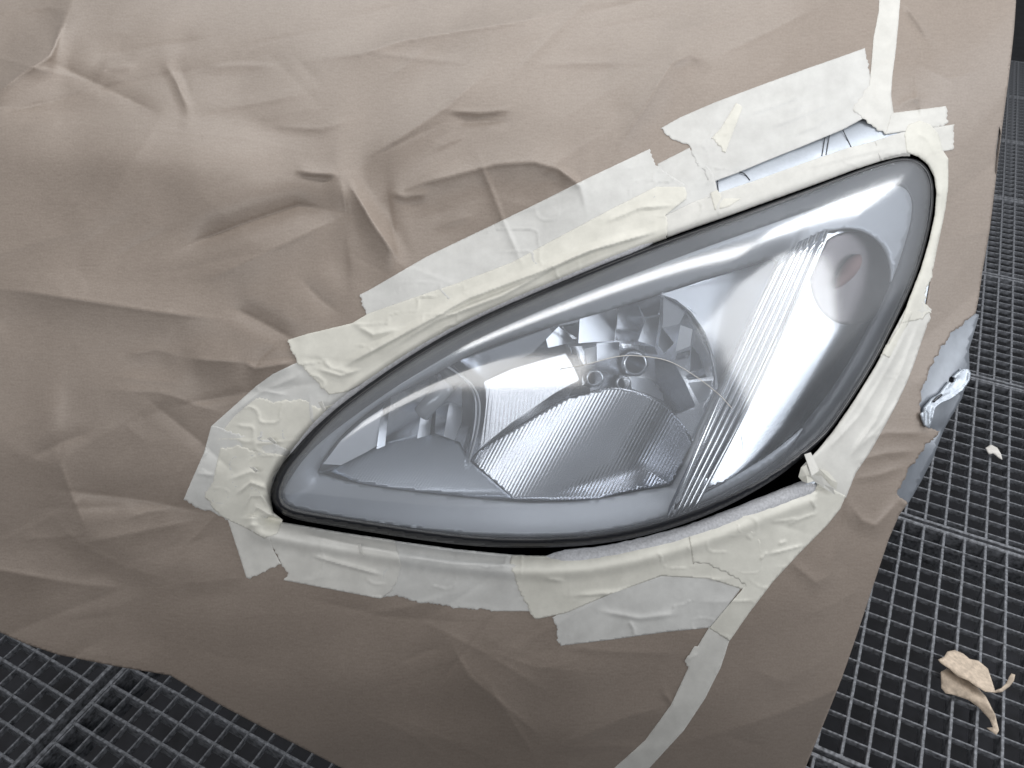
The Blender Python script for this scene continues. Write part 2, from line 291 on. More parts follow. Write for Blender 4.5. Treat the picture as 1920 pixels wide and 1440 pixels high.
M = {
 'paper': paper_mat(),
 'tape': tape_mat('pale_masking_tape', (.86, .855, .82), .76),
 'cream': tape_mat('cream_masking_tape', (.87, .86, .79), .82),
 'thin': tape_mat('thin_masking_tape', (.86, .865, .85), .68),
 'foam': plain('white_foam_cord', (.50, .51, .54), .95, var=.2, scale=420, bmp=.6),
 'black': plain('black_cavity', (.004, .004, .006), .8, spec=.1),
 'gasket': plain('dark_rim_plastic', (.030, .034, .044), .32, spec=.5, var=.05),
 'seal': plain('black_rubber_seal', (.012, .013, .017), .30, spec=.5, var=.05),
 'dark_strip': plain('dark_strip_plastic', (.12, .135, .165), .30, metal=.55, var=.05, scale=8),
 'satin': plain('satin_silver_bezel', (.62, .64, .68), .40, metal=.25, var=.05, scale=8),
 'chrome': chrome_mat('reflector_chrome'),
 'soft': chrome_mat('soft_chrome', (.78, .80, .84), .22),
 'satinc': chrome_mat('satin_chrome', (.78, .80, .84), .34),
 'sigc': chrome_mat('signal_chrome', (.80, .82, .86), .22),
 'bowlc': chrome_mat('shaded_signal_bowl', (.30, .272, .275), .50),  # the bowl's dark shading and reddish reflection put into its colour
 'flute': chrome_mat('fluted_chrome', (.62, .635, .67), .20, (math.radians(-28), 6.0, .14)),
 'flute2': chrome_mat('matte_fluted_chrome', (.50, .53, .58), .38, (math.radians(-35), 5.0, .10)),
 'wave': chrome_mat('wavy_fluted_chrome', (.60, .61, .64), .26, (math.radians(-6), 7.0, .22)),
 'dark': plain('dark_socket', (.03, .033, .04), .4),
 'bulb': plain('frosted_bulb', (.45, .47, .5), .25, metal=.3),
 'amber': plain('amber_bulb', (.30, .17, .155), .7),
 'body': plain('silver_blue_car_paint', (.50, .545, .61), .36, metal=.45, var=.04, scale=300),
 'fender': plain('grey_primer_metal', (.25, .275, .315), .38, metal=.3, var=.1, scale=60),
 'bracket': plain('bare_bracket_metal', (.50, .55, .62), .42, metal=.5, var=.2, scale=120, bmp=.1),
 'bar': plain('galvanised_bar', (.19, .20, .222), .6, metal=.2, var=.75, scale=140, bmp=.2),
 'pit': plain('pit_floor', (.02, .021, .026), .85, var=.5, scale=12),
 'scrap': plain('tan_scrap', (.60, .50, .40), .75, var=.28, scale=130, bmp=.5),
 'wscrap': plain('white_scrap', (.72, .70, .67), .7, var=.1),
}

# ------------------------------------------------------------------ builders
def tag(o, label=None, cat=None, group=None, kind=None):
    if label: o['label'] = label
    if cat: o['category'] = cat
    if group: o['group'] = group
    if kind: o['kind'] = kind
    return o
def empty(name, loc):
    o = bpy.data.objects.new(name, None); col.objects.link(o); o.location = loc; o.empty_display_size = .02; return o
def link(name, verts, faces, mat, parent=None, uvs=None, smooth=True, solid=0.0, off=-1.0):
    verts = np.asarray(verts, float); org = verts.mean(0) if parent is None else np.array(parent.location)
    me = bpy.data.meshes.new(name); me.from_pydata((verts - org).tolist(), [], faces)
    if uvs is not None:
        ul = me.uv_layers.new(name='UVMap'); idx = np.empty(len(me.loops), np.int32); me.loops.foreach_get('vertex_index', idx)
        ul.data.foreach_set('uv', np.asarray(uvs, np.float32)[idx].ravel())
    if smooth: me.polygons.foreach_set('use_smooth', np.ones(len(me.polygons), bool))
    me.materials.append(mat); me.update()
    o = bpy.data.objects.new(name, me); col.objects.link(o)
    if parent is None: o.location = org
    else: o.parent = parent
    if solid:
        md = o.modifiers.new('thickness', 'SOLIDIFY'); md.thickness = solid; md.offset = off; md.use_even_offset = False
    return o
def densify(outline, sp, tear=0.0, rnd=None):
    """outline points (x, y[, torn]); torn runs get a ragged edge"""
    rnd = rnd or random.Random(3); out = []
    n = len(outline)
    for i in range(n):
        a = outline[i]; b = outline[(i + 1) % n]; torn = len(a) > 2 and a[2]
        L = math.hypot(b[0] - a[0], b[1] - a[1]); step = 3.2 if torn else sp
        k = max(1, int(L / step)); nx, ny = -(b[1] - a[1]) / max(L, 1e-6), (b[0] - a[0]) / max(L, 1e-6); off = 0
        for j in range(k):
            t = j / k; q = 0
            if torn and 0 < j: off = off * .55 + rnd.uniform(-2.4, 2.4); q = off
            elif j: q = rnd.uniform(-.25, .25) * (tear > 0)
            out.append((a[0] + (b[0] - a[0]) * t + nx * q, a[1] + (b[1] - a[1]) * t + ny * q))
    return out
def patch(name, outline, sp, hfun, mat, parent=None, hole=None, hole2=None, solid=0.0, tear=0.0, seed=1, off=-1.0, smooth=True):
    rnd = random.Random(seed)
    b = densify(outline, sp, tear, rnd); hbs = [densify(q, sp) for q in (hole, hole2) if q]
    ba = np.array(b); x0, y0 = ba.min(0); x1, y1 = ba.max(0)
    gx, gy = np.meshgrid(np.arange(x0, x1, sp), np.arange(y0, y1, sp * .87)); gx = gx + (np.arange(gx.shape[0]) % 2)[:, None] * sp * .5
    g = np.stack([gx.ravel(), gy.ravel()], 1) + rng.uniform(-.12, .12, (gx.size, 2)) * sp
    ok = inside(g[:, 0], g[:, 1], b)
    for hb in hbs: ok &= ~inside(g[:, 0], g[:, 1], hb)
    g = g[ok]; k = np.ones(len(g), bool)
    for hb in [b] + hbs: d, _, _ = seg_dist(g[:, 0], g[:, 1], hb, True); k &= d > sp * .5
    g = g[k]
    pts, edges = [], []
    for hb in [b] + hbs:
        n0 = len(pts); pts += hb; edges += [(n0 + i, n0 + (i + 1) % len(hb)) for i in range(len(hb))]
    allp = [Vector(p) for p in pts] + [Vector(p) for p in g.tolist()]
    vo, _, fo, *_ = delaunay_2d_cdt(allp, edges, [], 0, 1e-4)
    v = np.array([(q.x, q.y) for q in vo]); f = np.array([t for t in fo if len(t) == 3])
    c = v[f].mean(1); ok = inside(c[:, 0], c[:, 1], b)
    for hb in hbs: ok &= ~inside(c[:, 0], c[:, 1], hb)
    f = f[ok]
    e1 = v[f[:, 1]] - v[f[:, 0]]; e2 = v[f[:, 2]] - v[f[:, 0]]; cr = e1[:, 0] * e2[:, 1] - e1[:, 1] * e2[:, 0]
    f[cr > 0] = f[cr > 0][:, ::-1]                      # image y runs down: outward faces towards the lens side
    h = hfun(v[:, 0], v[:, 1]); p = P(v[:, 0], v[:, 1], h)
    return link(name, p, f.tolist(), mat, parent, v / 1000.0, smooth, solid, off)
def tube(name, path, r, mat, parent=None, seg=10, squash=1.0, closed=False, jitter=0.0):
    path = np.asarray(path, float); n = len(path); tg = np.gradient(path, axis=0); tg /= np.linalg.norm(tg, axis=1)[:, None]
    ref = -FW; vs_, fs = [], []
    rr = np.broadcast_to(np.asarray(r, float), (n,))
    for i in range(n):
        a = np.cross(tg[i], ref); a /= np.linalg.norm(a); b = np.cross(a, tg[i])
        for k in range(seg):
            w = 2 * math.pi * k / seg; q = rr[i] * (1 + jitter * random.uniform(-1, 1))
            vs_.append(path[i] + a * math.cos(w) * q + b * math.sin(w) * q * squash)
    for i in range(n - 1):
        for k in range(seg):
            k2 = (k + 1) % seg; fs.append((i * seg + k, i * seg + k2, (i + 1) * seg + k2, (i + 1) * seg + k))
    fs.append(tuple(range(seg))[::-1]); fs.append(tuple((n - 1) * seg + k for k in range(seg)))
    return link(name, vs_, fs, mat, parent)
def px_path(pts, h, n=4):
    p = np.array(smooth_open(pts, n)); hh = np.interp(np.linspace(0, 1, len(p)), np.linspace(0, 1, len(np.atleast_1d(h))), np.atleast_1d(h)) if np.ndim(h) else np.full(len(p), h)
    return P(p[:, 0], p[:, 1], hh)

# ------------------------------------------------------------------ floor: grating panels over a pit
YA = 1.1037; AV = np.array([math.cos(YA), math.sin(YA), 0]); BV = np.array([-math.sin(YA), math.cos(YA), 0])
pit = link('pit_floor', [(-4, -3, -.45), (5, -3, -.45), (5, 7, -.45), (-4, 7, -.45)], [(0, 1, 2, 3)], M['pit'], smooth=False); tag(pit, kind='structure')
def box_mesh(name, lx, ly, lz, mat):
    x, y = lx / 2, ly / 2; c = min(.0007, ly * .25)
    v = [(-x, -y, -lz), (x, -y, -lz), (x, y, -lz), (-x, y, -lz), (-x, -y, -c), (x, -y, -c), (x, y, -c), (-x, y, -c), (-x, -y + c, 0), (x, -y + c, 0), (x, y - c, 0), (-x, y - c, 0)]
    f = [(3, 2, 1, 0), (0, 1, 5, 4), (1, 2, 6, 5), (2, 3, 7, 6), (3, 0, 4, 7), (4, 5, 9, 8), (5, 6, 10, 9), (6, 7, 11, 10), (7, 4, 8, 11), (8, 9, 10, 11)]
    me = bpy.data.meshes.new(name); me.from_pydata(v, [], f); me.materials.append(mat); me.update(); return me
_mesh = {}
def bar(name, parent, u, v, length, wid, dep, along_u, z=0.0):
    key = (name, round(length, 4), wid, dep)
    if key not in _mesh: _mesh[key] = box_mesh(name, length, wid, dep, M['bar'])
    o = bpy.data.objects.new(name, _mesh[key]); col.objects.link(o); o.parent = parent
    o.location = (u, v, z); o.rotation_euler = (0, 0, 0 if along_u else math.pi / 2); return o
PITCHB = .03333
def panel(origin_a, origin_b, len_a, len_b, thick_along_a, label, a_lines=None, phase_a=0.0, phase_b=0.0):
    """local frame: u along a, v along b, origin at the panel's low corner"""
    p = origin_a * AV + origin_b * BV
    e = empty('grating_panel', (p[0], p[1], 0.0)); e.rotation_euler = (0, 0, YA)
    TW, TD, CW, CD = .0042, .030, .0026, .010
    if thick_along_a:
        k = phase_b
        while k < len_b - .004: bar('bearing_bar', e, len_a / 2, k, len_a - .012, TW, TD, True); k += PITCHB
        k = phase_a
        while k < len_a - .006: bar('cross_bar', e, k, len_b / 2, len_b, CW, CD, False, -.0006); k += PITCHB
        for u in (.0035, len_a - .0035): bar('end_bar', e, u, len_b / 2, len_b + .004, .006, .030, False, .0004)
    else:
        k = phase_a
        while k < len_a - .004: bar('bearing_bar', e, k, len_b / 2, len_b - .012, TW, TD, False); k += PITCHB
        k = phase_b
        while k < len_b - .006: bar('cross_bar', e, len_a / 2, k, len_a, CW, CD, True, -.0006); k += PITCHB
        for v in (.0035, len_b - .0035): bar('end_bar', e, len_a / 2, v, len_a + .004, .006, .030, True, .0004)
    tag(e, label, 'floor grating', 'steel grating panels of the booth floor'); return e
joints = [.173, .673, 1.187, 1.69, 2.180, 2.690, 3.190, 3.690, 4.19]
names = ['steel grating panel at the bottom edge under the lowest corner of the fender paper',
 'steel grating panel carrying the torn tan scraps', 'steel grating panel carrying the small white scrap',
 'steel grating panel beside the torn opening and its bracket', 'grating panel seen along the fender, fourth from the top right corner',
 'grating panel seen along the fender, third from the top right corner', 'grating panel seen along the fender, second from the top right corner', 'farthest grating panel at the top right corner']
B0 = -.2662 - 15 * PITCHB
for i in range(len(joints) - 1):
    a0, a1 = joints[i] + .003, joints[i + 1] - .003
    ph = (1.0112 - a0) % PITCHB
    if ph < .008: ph += PITCHB
    panel(a0, B0 - .002, a1 - a0, 25 * PITCHB, True, names[i], phase_a=ph, phase_b=.002)
pa0 = .2722 - 6 * PITCHB
panel(pa0 - .002, .8284 - 15 * PITCHB - .012, 13.6 * PITCHB, 15.62 * PITCHB, False, 'shaded grating panel under the paper hem at bottom left, right of the joint', phase_a=.002, phase_b=.012)
panel(pa0 - .002 + .004, .852, 13.6 * PITCHB, 15 * PITCHB, False, 'grating panel in the bottom left corner, left of the joint', phase_a=.020, phase_b=.030)
# ledges that carry the panel ends
for i, a in enumerate(joints[1:-1]):
    c = a * AV + (B0 + 12.5 * PITCHB) * BV; me = box_mesh('support_beam', .86, .034, .05, M['bar'])
    o = bpy.data.objects.new('support_beam', me); col.objects.link(o); o.location = (c[0], c[1], -.032); o.rotation_euler = (0, 0, YA + math.pi / 2); tag(o, kind='structure')
c = .38 * AV + .850 * BV; o = bpy.data.objects.new('support_beam', box_mesh('support_beam', .5, .036, .05, M['bar'])); col.objects.link(o)
o.location = (c[0], c[1], -.032); o.rotation_euler = (0, 0, YA); tag(o, kind='structure')

# ------------------------------------------------------------------ the car under the paper
car = empty('car', tuple(P1(1100, 700, -.15)))
tag(car, 'silver car front end masked with paper, bare metal showing at right', 'car')
zero = lambda x, y: np.zeros(len(x))
body_out = [(-470,-210),(1500,-210),(1882,-200),(1860,100),(1838,300),(1815,480),(1790,600),(1715,720),(1690,800),(1640,960),(1560,1160),(1470,1400),(1430,1480),(900,1480),(640,1400),(320,1240),(0,1160),(-260,1060),(-470,985)]
body_hole = [(470,930),(500,860),(560,800),(680,700),(900,575),(1130,478),(1400,378),(1600,305),(1700,280),(1750,300),(1768,350),(1760,430),(1715,560),(1620,740),(1570,840),(1540,890),(1480,930),(1380,975),(1200,1040),(1000,1064),(800,1052),(640,1028),(560,1014),(490,990)]
patch('front_panel', body_out, 26, lambda x, y: -.0016 - .058 * sstep(60, 190, lens_gap(x, y)), M['body'], car, hole=body_hole, solid=.002)
# dark lamp opening: inner walls and back
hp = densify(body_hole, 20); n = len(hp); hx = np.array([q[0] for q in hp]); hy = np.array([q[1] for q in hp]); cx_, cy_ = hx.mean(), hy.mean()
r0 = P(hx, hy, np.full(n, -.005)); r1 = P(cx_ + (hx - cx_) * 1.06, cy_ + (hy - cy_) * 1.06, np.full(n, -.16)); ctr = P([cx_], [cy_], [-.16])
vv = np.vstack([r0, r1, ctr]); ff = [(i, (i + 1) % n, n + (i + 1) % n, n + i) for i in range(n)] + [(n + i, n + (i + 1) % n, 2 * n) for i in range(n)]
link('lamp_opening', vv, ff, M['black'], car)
# narrow panel joints that show in the strip left bare above the lamp
for pts in ([(1549,246),(1541,292)], [(1557,243),(1549,290)], [(1345,336),(1347,362)], [(1386,322),(1396,326),(1406,338)], [(1580,243),(1596,276)]):
    tube('panel_joint', px_path(pts, -.0014, 3), .0005, M['gasket'], car, 6)
# bare fender metal inside the torn opening, with its mounting bracket
fend = [(1836,590),(1826,625),(1817,655),(1818,700),(1803,748),(1774,798),(1767,813),(1749,860),(1727,903),(1702,946),(1670,940),(1680,880),(1705,820),(1700,760),(1715,690),(1750,620),(1800,580)]
patch('fender_metal', fend, 7, lambda x, y: -.010 + .006 * np.exp(-((x - (1745 - (y - 780) * .55)) / 22) ** 2) - .008 * np.exp(-((y - 818 - (x - 1730) * -.3) / 14) ** 2), M['fender'], car, solid=.0015)
br = [(1730,784),(1736,764),(1748,750),(1766,736),(1782,716),(1797,699),(1807,692),(1816,692),(1821,700),(1818,714),(1806,732),(1784,748),(1762,757),(1754,766),(1750,784),(1744,800),(1735,799)]
hole_b = [(1782,710),(1787,706),(1792,709),(1791,716),(1785,719),(1781,716)]
_brim = [(1748,784),(1752,765),(1764,755),(1784,746),(1804,731),(1816,713),(1818,700)]
brk = patch('mounting_bracket', br, 2.4, lambda x, y: .004 + .0045 * np.exp(-(seg_dist(x, y, _brim)[0] / 3.2) ** 2) - .0020 * np.exp(-(seg_dist(x, y, [(1752,752),(1772,738),(1796,712)])[0] / 6) ** 2) + .0018 * np.exp(-(seg_dist(x, y, [(1760,746),(1768,740),(1778,734)])[0] / 3) ** 2), M['bracket'], car, hole=hole_b, solid=.003)
patch('bracket_recess', [(1780,708),(1787,704),(1794,708),(1793,718),(1785,721),(1779,717)], 2.5, lambda x, y: np.full(len(x), -.004), M['black'], car, solid=.001)
patch('bracket_slot', [(1750,752),(1757,744),(1766,738),(1768,741),(1760,748),(1752,755)], 2.5, lambda x, y: np.full(len(x), .0066), M['gasket'], car, solid=.001)
patch('bracket_foot', [(1727,776),(1735,770),(1748,772),(1746,790),(1742,803),(1732,797)], 2.5, lambda x, y: .007 + .0018 * np.cos((x - 1735) * .9), M['bracket'], car, solid=.0012)

# ------------------------------------------------------------------ the headlight
HL = empty('headlight', tuple(P1(1100, 760, -.1)))
tag(HL, 'clear headlight with chrome reflectors and dark rim, framed by masking tape', 'headlight')
def lens_d(x, y):
    d, _, _ = seg_dist(x, y, LENS_S, True); return d
def lens_h(x, y):
    d = lens_d(x, y)
    D = np.interp(x, [500, 800, 1200, 1600, 1760], [60, 80, 115, 140, 120])
    return -.006 + .021 * (1 - (1 - np.clip(d / D, 0, 1)) ** 2.3) + .004 * np.exp(-((x - 1150) / 420) ** 2 - ((y - 720) / 200) ** 2)
patch('lens', LENS_S, 6.5, lens_h, lens_mat(), HL, solid=.0018)
# rim
RIM_IN = smooth_closed([(530,926),(546,895),(575,855),(612,820),(660,783),(720,742),(800,694),(900,637),(1000,590),(1100,549),(1200,511),(1300,473),(1400,437),(1500,401),(1590,369),(1650,350),(1690,350),(1708,372),(1708,410),(1698,450),(1682,500),(1658,560),(1628,620),(1594,680),(1556,738),(1515,790),(1476,846),(1426,885),(1364,921),(1290,952),(1200,981),(1100,999),(1000,1005),(900,1002),(800,993),(700,980),(600,962),(545,949)], 3)
_ls = np.array(LENS_S); _tg = np.roll(_ls, -1, 0) - np.roll(_ls, 1, 0); _tg /= np.linalg.norm(_tg, axis=1)[:, None]
RIM_OUT = [tuple(q) for q in _ls + np.stack([-_tg[:, 1], _tg[:, 0]], 1) * 5]
patch('rim', RIM_OUT, 9, lambda x, y: -.016 - .008 * np.clip(lens_d(x, y) / 45, 0, 1.2), M['gasket'], HL, hole=RIM_IN, solid=.002)
CH = smooth_closed([(597,884),(606,862),(635,823),(673,787),(730,746),(810,705),(899,657),(1003,621),(1120,589),(1243,549),(1320,523),(1396,501),(1440,487),(1456,488),(1456,502),(1433,551),(1369,678),(1317,786),(1286,860),(1262,905),(1250,912),(1210,918),(1160,928),(1100,937),(1030,941),(963,940),(802,925),(673,907),(612,890)], 3)
FL_R = [(1552,432),(1520,490),(1470,590),(1400,735),(1340,870),(1290,978)]
SIG = smooth_closed([(1560,432),(1595,428),(1632,440),(1660,468),(1672,510),(1664,560),(1640,618),(1604,682),(1560,745),(1510,800),(1450,850),(1390,888),(1330,920),(1296,936),(1300,905),(1330,840),(1385,720),(1440,610),(1500,490),(1535,438)], 3)
def bez_h(x, y):
    a, _, _ = seg_dist(x, y, RIM_IN, True); b, _, _ = seg_dist(x, y, CH, True); t = a / (a + b + 1e-6)
    right = sstep(-6, 14, (x - 1485) + (y - 470) * .449)
    return -.022 - .028 * t ** 1.15 * (1 - right)
patch('bezel', RIM_IN, 8, bez_h, M['satin'], HL, hole=CH, hole2=SIG, solid=.002)
# black seal round the lens: broad below and at the tip, narrow above
_tx = [508, 560, 900, 1500]; _w = np.where(_ls[:, 1] > np.interp(_ls[:, 0], [508, 760, 1130, 1500, 1752], [930, 800, 730, 700, 360]), 15.0, 6.0); _w = np.where(_ls[:, 0] < 600, 13.0, _w); _w = np.where((_ls[:, 0] > 1480), 5.0, _w)
_w = np.convolve(np.concatenate([_w[-9:], _w, _w[:9]]), np.ones(19) / 19, 'valid')
SEAL_IN = [tuple(q) for q in _ls + np.stack([-_tg[:, 1], _tg[:, 0]], 1) * _w[:, None]]
patch('seal', LENS_S, 5, lambda x, y: lens_h(x, y) + .0006 + .0012 * np.exp(-((lens_d(x, y) - 6) / 5) ** 2), M['seal'], HL, hole=SEAL_IN, solid=.003)
# smoked band along the upper and right-hand edge of the bezel
# chamber back and walls
chn = np.array(densify(CH, 10)); n = len(chn)
r0 = P(chn[:, 0], chn[:, 1], np.full(n, -.049)); cc = chn.mean(0); r1 = P(cc[0] + (chn[:, 0] - cc[0]) * 1.02, cc[1] + (chn[:, 1] - cc[1]) * 1.02, np.full(n, -.130)); ct = P([cc[0]], [cc[1]], [-.138])
link('chamber', np.vstack([r0, r1, ct]), [(i, (i + 1) % n, n + (i + 1) % n, n + i) for i in range(n)] + [(n + i, n + (i + 1) % n, 2 * n) for i in range(n)], M['soft'], HL)
# pale flat panel right of the main reflector
side = [(1240,552),(1320,526),(1396,504),(1440,490),(1452,490),(1453,502),(1430,551),(1366,678),(1346,722),(1340,670),(1322,622),(1296,585),(1268,562)]
SIDE = side
# main reflector: facets in two rings round the bulb, each a tilted plane
RC = np.array([1150.0, 705.0])
def refl_h(x, y):
    rr = np.hypot((x - RC[0]) / 200, (y - RC[1]) / 175); return -.098 + .040 * np.clip(rr, 0, 1.15) ** 2
def mirror_plane(poly, cpx, h, target, mat, name, parent=None, thick=.0015):
    """a flat moulded facet set so that it mirrors the given place of the booth"""
    p = np.array(poly, float); c = P1(cpx[0], cpx[1], h); v = EYE - c; v /= np.linalg.norm(v); l = np.array(target) - c; l /= np.linalg.norm(l)
    nrm = v + l; nrm /= np.linalg.norm(nrm); d = rays(p[:, 0], p[:, 1]); t = ((c - EYE) @ nrm) / (d @ nrm); q = EYE + d * t[:, None]
    k = len(p); dn = d / np.linalg.norm(d, axis=1)[:, None]
    f = [tuple(range(k))[::-1], tuple(range(k, 2 * k))] + [(i, (i + 1) % k, k + (i + 1) % k, k + i) for i in range(k)]
    return link(name, np.vstack([q, q + dn * thick]), f, M[mat], parent or HL, np.vstack([p, p]) / 1000, smooth=False)
bowl = [(1092,780),(1088,700),(1064,656),(1050,612),(1120,592),(1240,553),(1268,565),(1296,588),(1322,624),(1338,670),(1344,720),(1330,760),(1300,830),(1230,800)]
patch('bowl', bowl, 9, lambda x, y: refl_h(x, y) - .032, M['soft'], HL, solid=.0015)
def c2(*q): return [(1000 + a / 3.79, 480 + b / 3.79) for a, b in q]
MID = (0.9, -2.4, 1.9)
for poly, tgt, dh, mt in [
    (c2((330,440),(600,370),(575,600),(320,620)), WALL, 0, 'satinc'), (c2((605,365),(740,330),(785,470),(735,615),(585,600)), FLOORT, -.003, 'soft'),
    (c2((740,335),(905,280),(895,415),(790,435)), FLOORT, 0, 'chrome'), (c2((800,445),(900,425),(865,640),(745,605)), WALL, .002, 'satinc'),
    (c2((885,640),(912,505),(1000,620),(930,690)), WALL, .003, 'satinc'), (c2((925,290),(1080,400),(1035,485),(920,512)), MID, 0, 'soft'),
    (c2((1045,490),(1130,520),(1115,640),(1012,680)), MID, .003, 'satinc'), (c2((1020,692),(1120,662),(1100,730),(1010,742)), FLOORT, 0, 'chrome'),
    (c2((1125,640),(1180,700),(1205,795),(1112,825)), WALL, 0, 'satinc'), (c2((1080,850),(1210,800),(1232,862),(1100,882)), FLOORT, .002, 'chrome'),
    (c2((1100,900),(1270,885),(1250,1000),(1180,1050)), MID, 0, 'satinc'), (c2((90,590),(180,500),(300,610),(105,652)), WALL, .002, 'satinc'),
    (c2((60,600),(165,478),(310,585),(300,606),(180,496),(85,600)), FLOORT, .004, 'chrome'), (c2((450,622),(610,612),(612,720),(452,750)), WALL, .004, 'satinc'),
    (c2((265,642),(358,640),(378,800),(340,860),(290,740)), FLOORT, .004, 'chrome'), (c2((362,660),(448,642),(448,750),(384,765)), MID, .005, 'satinc'),
    (c2((690,850),(840,880),(920,980),(925,1030),(830,985),(700,945)), WALL, .010, 'satinc'), (c2((620,620),(860,645),(885,700),(800,690),(700,650),(640,655)), FLOORT, .002, 'chrome'),
    (c2((0,640),(60,560),(150,480),(330,440),(320,470),(170,500),(70,600)), MID, -.003, 'soft'), (c2((860,720),(1000,760),(1080,900),(1150,1060),(1010,1120),(880,1000)), FLOORT, -.004, 'soft')]:
    p = np.array(poly); c = p.mean(0); hc = float(refl_h(c[:1], c[1:])[0]) + dh
    mirror_plane(poly, c, hc, tgt, mt, 'reflector_facet')
# rim of the reflector bowl
tube('bowl_rim', px_path([(1236,547),(1268,562),(1296,585),(1322,622),(1338,668),(1345,712),(1342,752)], -.052, 5), .0022, M['soft'], HL, 8)
# bright wavy wing on the left of the bowl
wing = [(908,716),(960,692),(1060,663),(1076,690),(1086,712),(1040,737),(960,792),(900,840),(908,790),(912,750)]
mirror_plane(wing, (985, 745), -.070, (-0.1, -1.62, 2.45), 'wave', 'reflector_wing')
mirror_plane(SIDE, (1385, 580), -.058, (2.1, 0.75, 1.75), 'satinc', 'side_panel')
# lower fluted dome
dome = smooth_open([(880,866),(899,843),(963,803),(1044,755),(1090,737),(1148,727),(1185,732),(1224,746),(1264,775),(1292,812),(1300,834)], 4) + [(1286,860),(1262,905),(1250,910),(1210,916),(1160,925),(1120,938),(1040,938),(960,936),(920,900)]
def plane_h(x, y, cpx, h, target):
    c = P1(cpx[0], cpx[1], h); v = EYE - c; v /= np.linalg.norm(v); l = np.array(target) - c; l /= np.linalg.norm(l); nr = v + l; nr /= np.linalg.norm(nr)
    d = rays(x, y); t = ((c - EYE) @ nr) / (d @ nr); return (base_t(d) - t) * np.linalg.norm(d, axis=1)
def dome_h(x, y):
    u = (x - 1010) * .80 + (y - 815) * .60
    return np.clip(plane_h(x, y, (1000, 810), -.070, (-0.1, -1.30, 2.45)) - 9.5e-7 * np.maximum(u - 5, 0) ** 2 - 1.2e-6 * np.minimum(u + 15, 0) ** 2, -.125, -.054)
patch('fluted_reflector', dome, 6, dome_h, M['flute'], HL, solid=.0015)
# bulb sockets
def socket(x, y, rpx, h):
    e = np.array([(x + rpx * math.cos(a) , y + rpx * .95 * math.sin(a)) for a in np.linspace(0, 2 * math.pi, 24, endpoint=False)])
    top = P(e[:, 0], e[:, 1], np.full(24, h)); i2 = P(x + (e[:, 0] - x) * .82, y + (e[:, 1] - y) * .82, np.full(24, h)); dp = P(x + (e[:, 0] - x) * .8 + 3, y + (e[:, 1] - y) * .8 - 3, np.full(24, h - .02)); out = P(x + (e[:, 0] - x) * 1.12, y + (e[:, 1] - y) * 1.12, np.full(24, h - .05))
    c0 = P([x + 3], [y - 3], [h - .02])
    s = link('socket_collar', np.vstack([out, top, i2]), [(k * 24 + i, k * 24 + (i + 1) % 24, (k + 1) * 24 + (i + 1) % 24, (k + 1) * 24 + i) for k in range(2) for i in range(24)], M['soft'], HL)
    link('socket_hole', np.vstack([i2, dp, c0]), [(i, (i + 1) % 24, 24 + (i + 1) % 24, 24 + i) for i in range(24)] + [(24 + i, 24 + (i + 1) % 24, 48) for i in range(24)], M['dark'], s)
socket(1191, 682, 23, -.070); socket(1115, 709, 16, -.068); socket(1169, 718, 13, -.067)
patch('bulb_shade', [(1068,742),(1076,728),(1092,722),(1106,726),(1106,734),(1090,738)], 4, lambda x, y: np.full(len(x), -.066), M['dark'], HL, solid=.002)
# small reflector on the left: back plates, bulb, holder and curved divider
def plate(poly, h, tx, ty, mat, name='reflector_plate'):
    p = np.array(poly, float); c = p.mean(0); hh = h + (p[:, 0] - c[0]) * tx * 4e-4 + (p[:, 1] - c[1]) * ty * 4e-4
    v = P(p[:, 0], p[:, 1], hh); vb = P(p[:, 0], p[:, 1], hh - .002); k = len(p)
    f = [tuple(range(k))[::-1], tuple(range(k, 2 * k))] + [(i, (i + 1) % k, k + (i + 1) % k, k + i) for i in range(k)]
    return link(name, np.vstack([v, vb]), f, M[mat], HL, np.vstack([p, p]) / 1000, smooth=False)
mirror_plane([(606,870),(640,825),(680,790),(718,765),(716,830),(690,846),(640,872)], (665,825), -.062, MID, 'satinc', 'reflector_plate')
mirror_plane([(716,765),(732,740),(728,780),(722,836),(706,842)], (720,800), -.066, WALL, 'satinc', 'reflector_plate')
mirror_plane([(734,742),(815,712),(790,760),(786,818),(722,834),(728,780)], (760,780), -.075, FLOORT, 'soft', 'reflector_plate')
mirror_plane([(790,775),(812,765),(806,815),(782,822)], (797,790), -.068, WALL, 'satinc', 'reflector_plate')
mirror_plane([(822,700),(866,724),(866,800),(852,826),(815,812)], (842,770), -.076, FLOORT, 'soft', 'reflector_plate')
mirror_plane([(842,758),(866,742),(866,790),(852,826),(832,818)], (852,785), -.071, WALL, 'satinc', 'reflector_plate')
mirror_plane([(862,676),(1030,615),(1036,624),(1000,660),(912,712),(890,700)], (950,665), -.082, (-.3, -1.2, .6), 'soft', 'reflector_plate')
tube('bulb', px_path([(790,776),(812,752),(840,722)], [-.055, -.052, -.058], 3), [.0075] * 1, M['bulb'], HL, 14)
tube('bulb_holder', px_path([(828,690),(846,706),(862,722)], -.062, 3), .0085, M['gasket'], HL, 12)
div = smooth_open([(826,679),(862,703),(887,724),(899,756),(896,802),(879,868)], 6); dn = len(div)
da = np.array(div); q0 = P(da[:, 0], da[:, 1], np.full(dn, -.050)); q1 = P(da[:, 0] - 16, da[:, 1] - 4, np.full(dn, -.085))
link('divider', np.vstack([q0, q1]), [(i, i + 1, dn + i + 1, dn + i) for i in range(dn - 1)], M['chrome'], HL, solid=.0012, off=0)
tube('divider_edge', q0, .0009, M['satin'], HL, 6)
left_dome = [(618,884),(680,850),(716,832),(790,813),(822,815),(862,829),(882,866),(920,898),(962,936),(880,932),(802,923),(720,914),(673,905)]
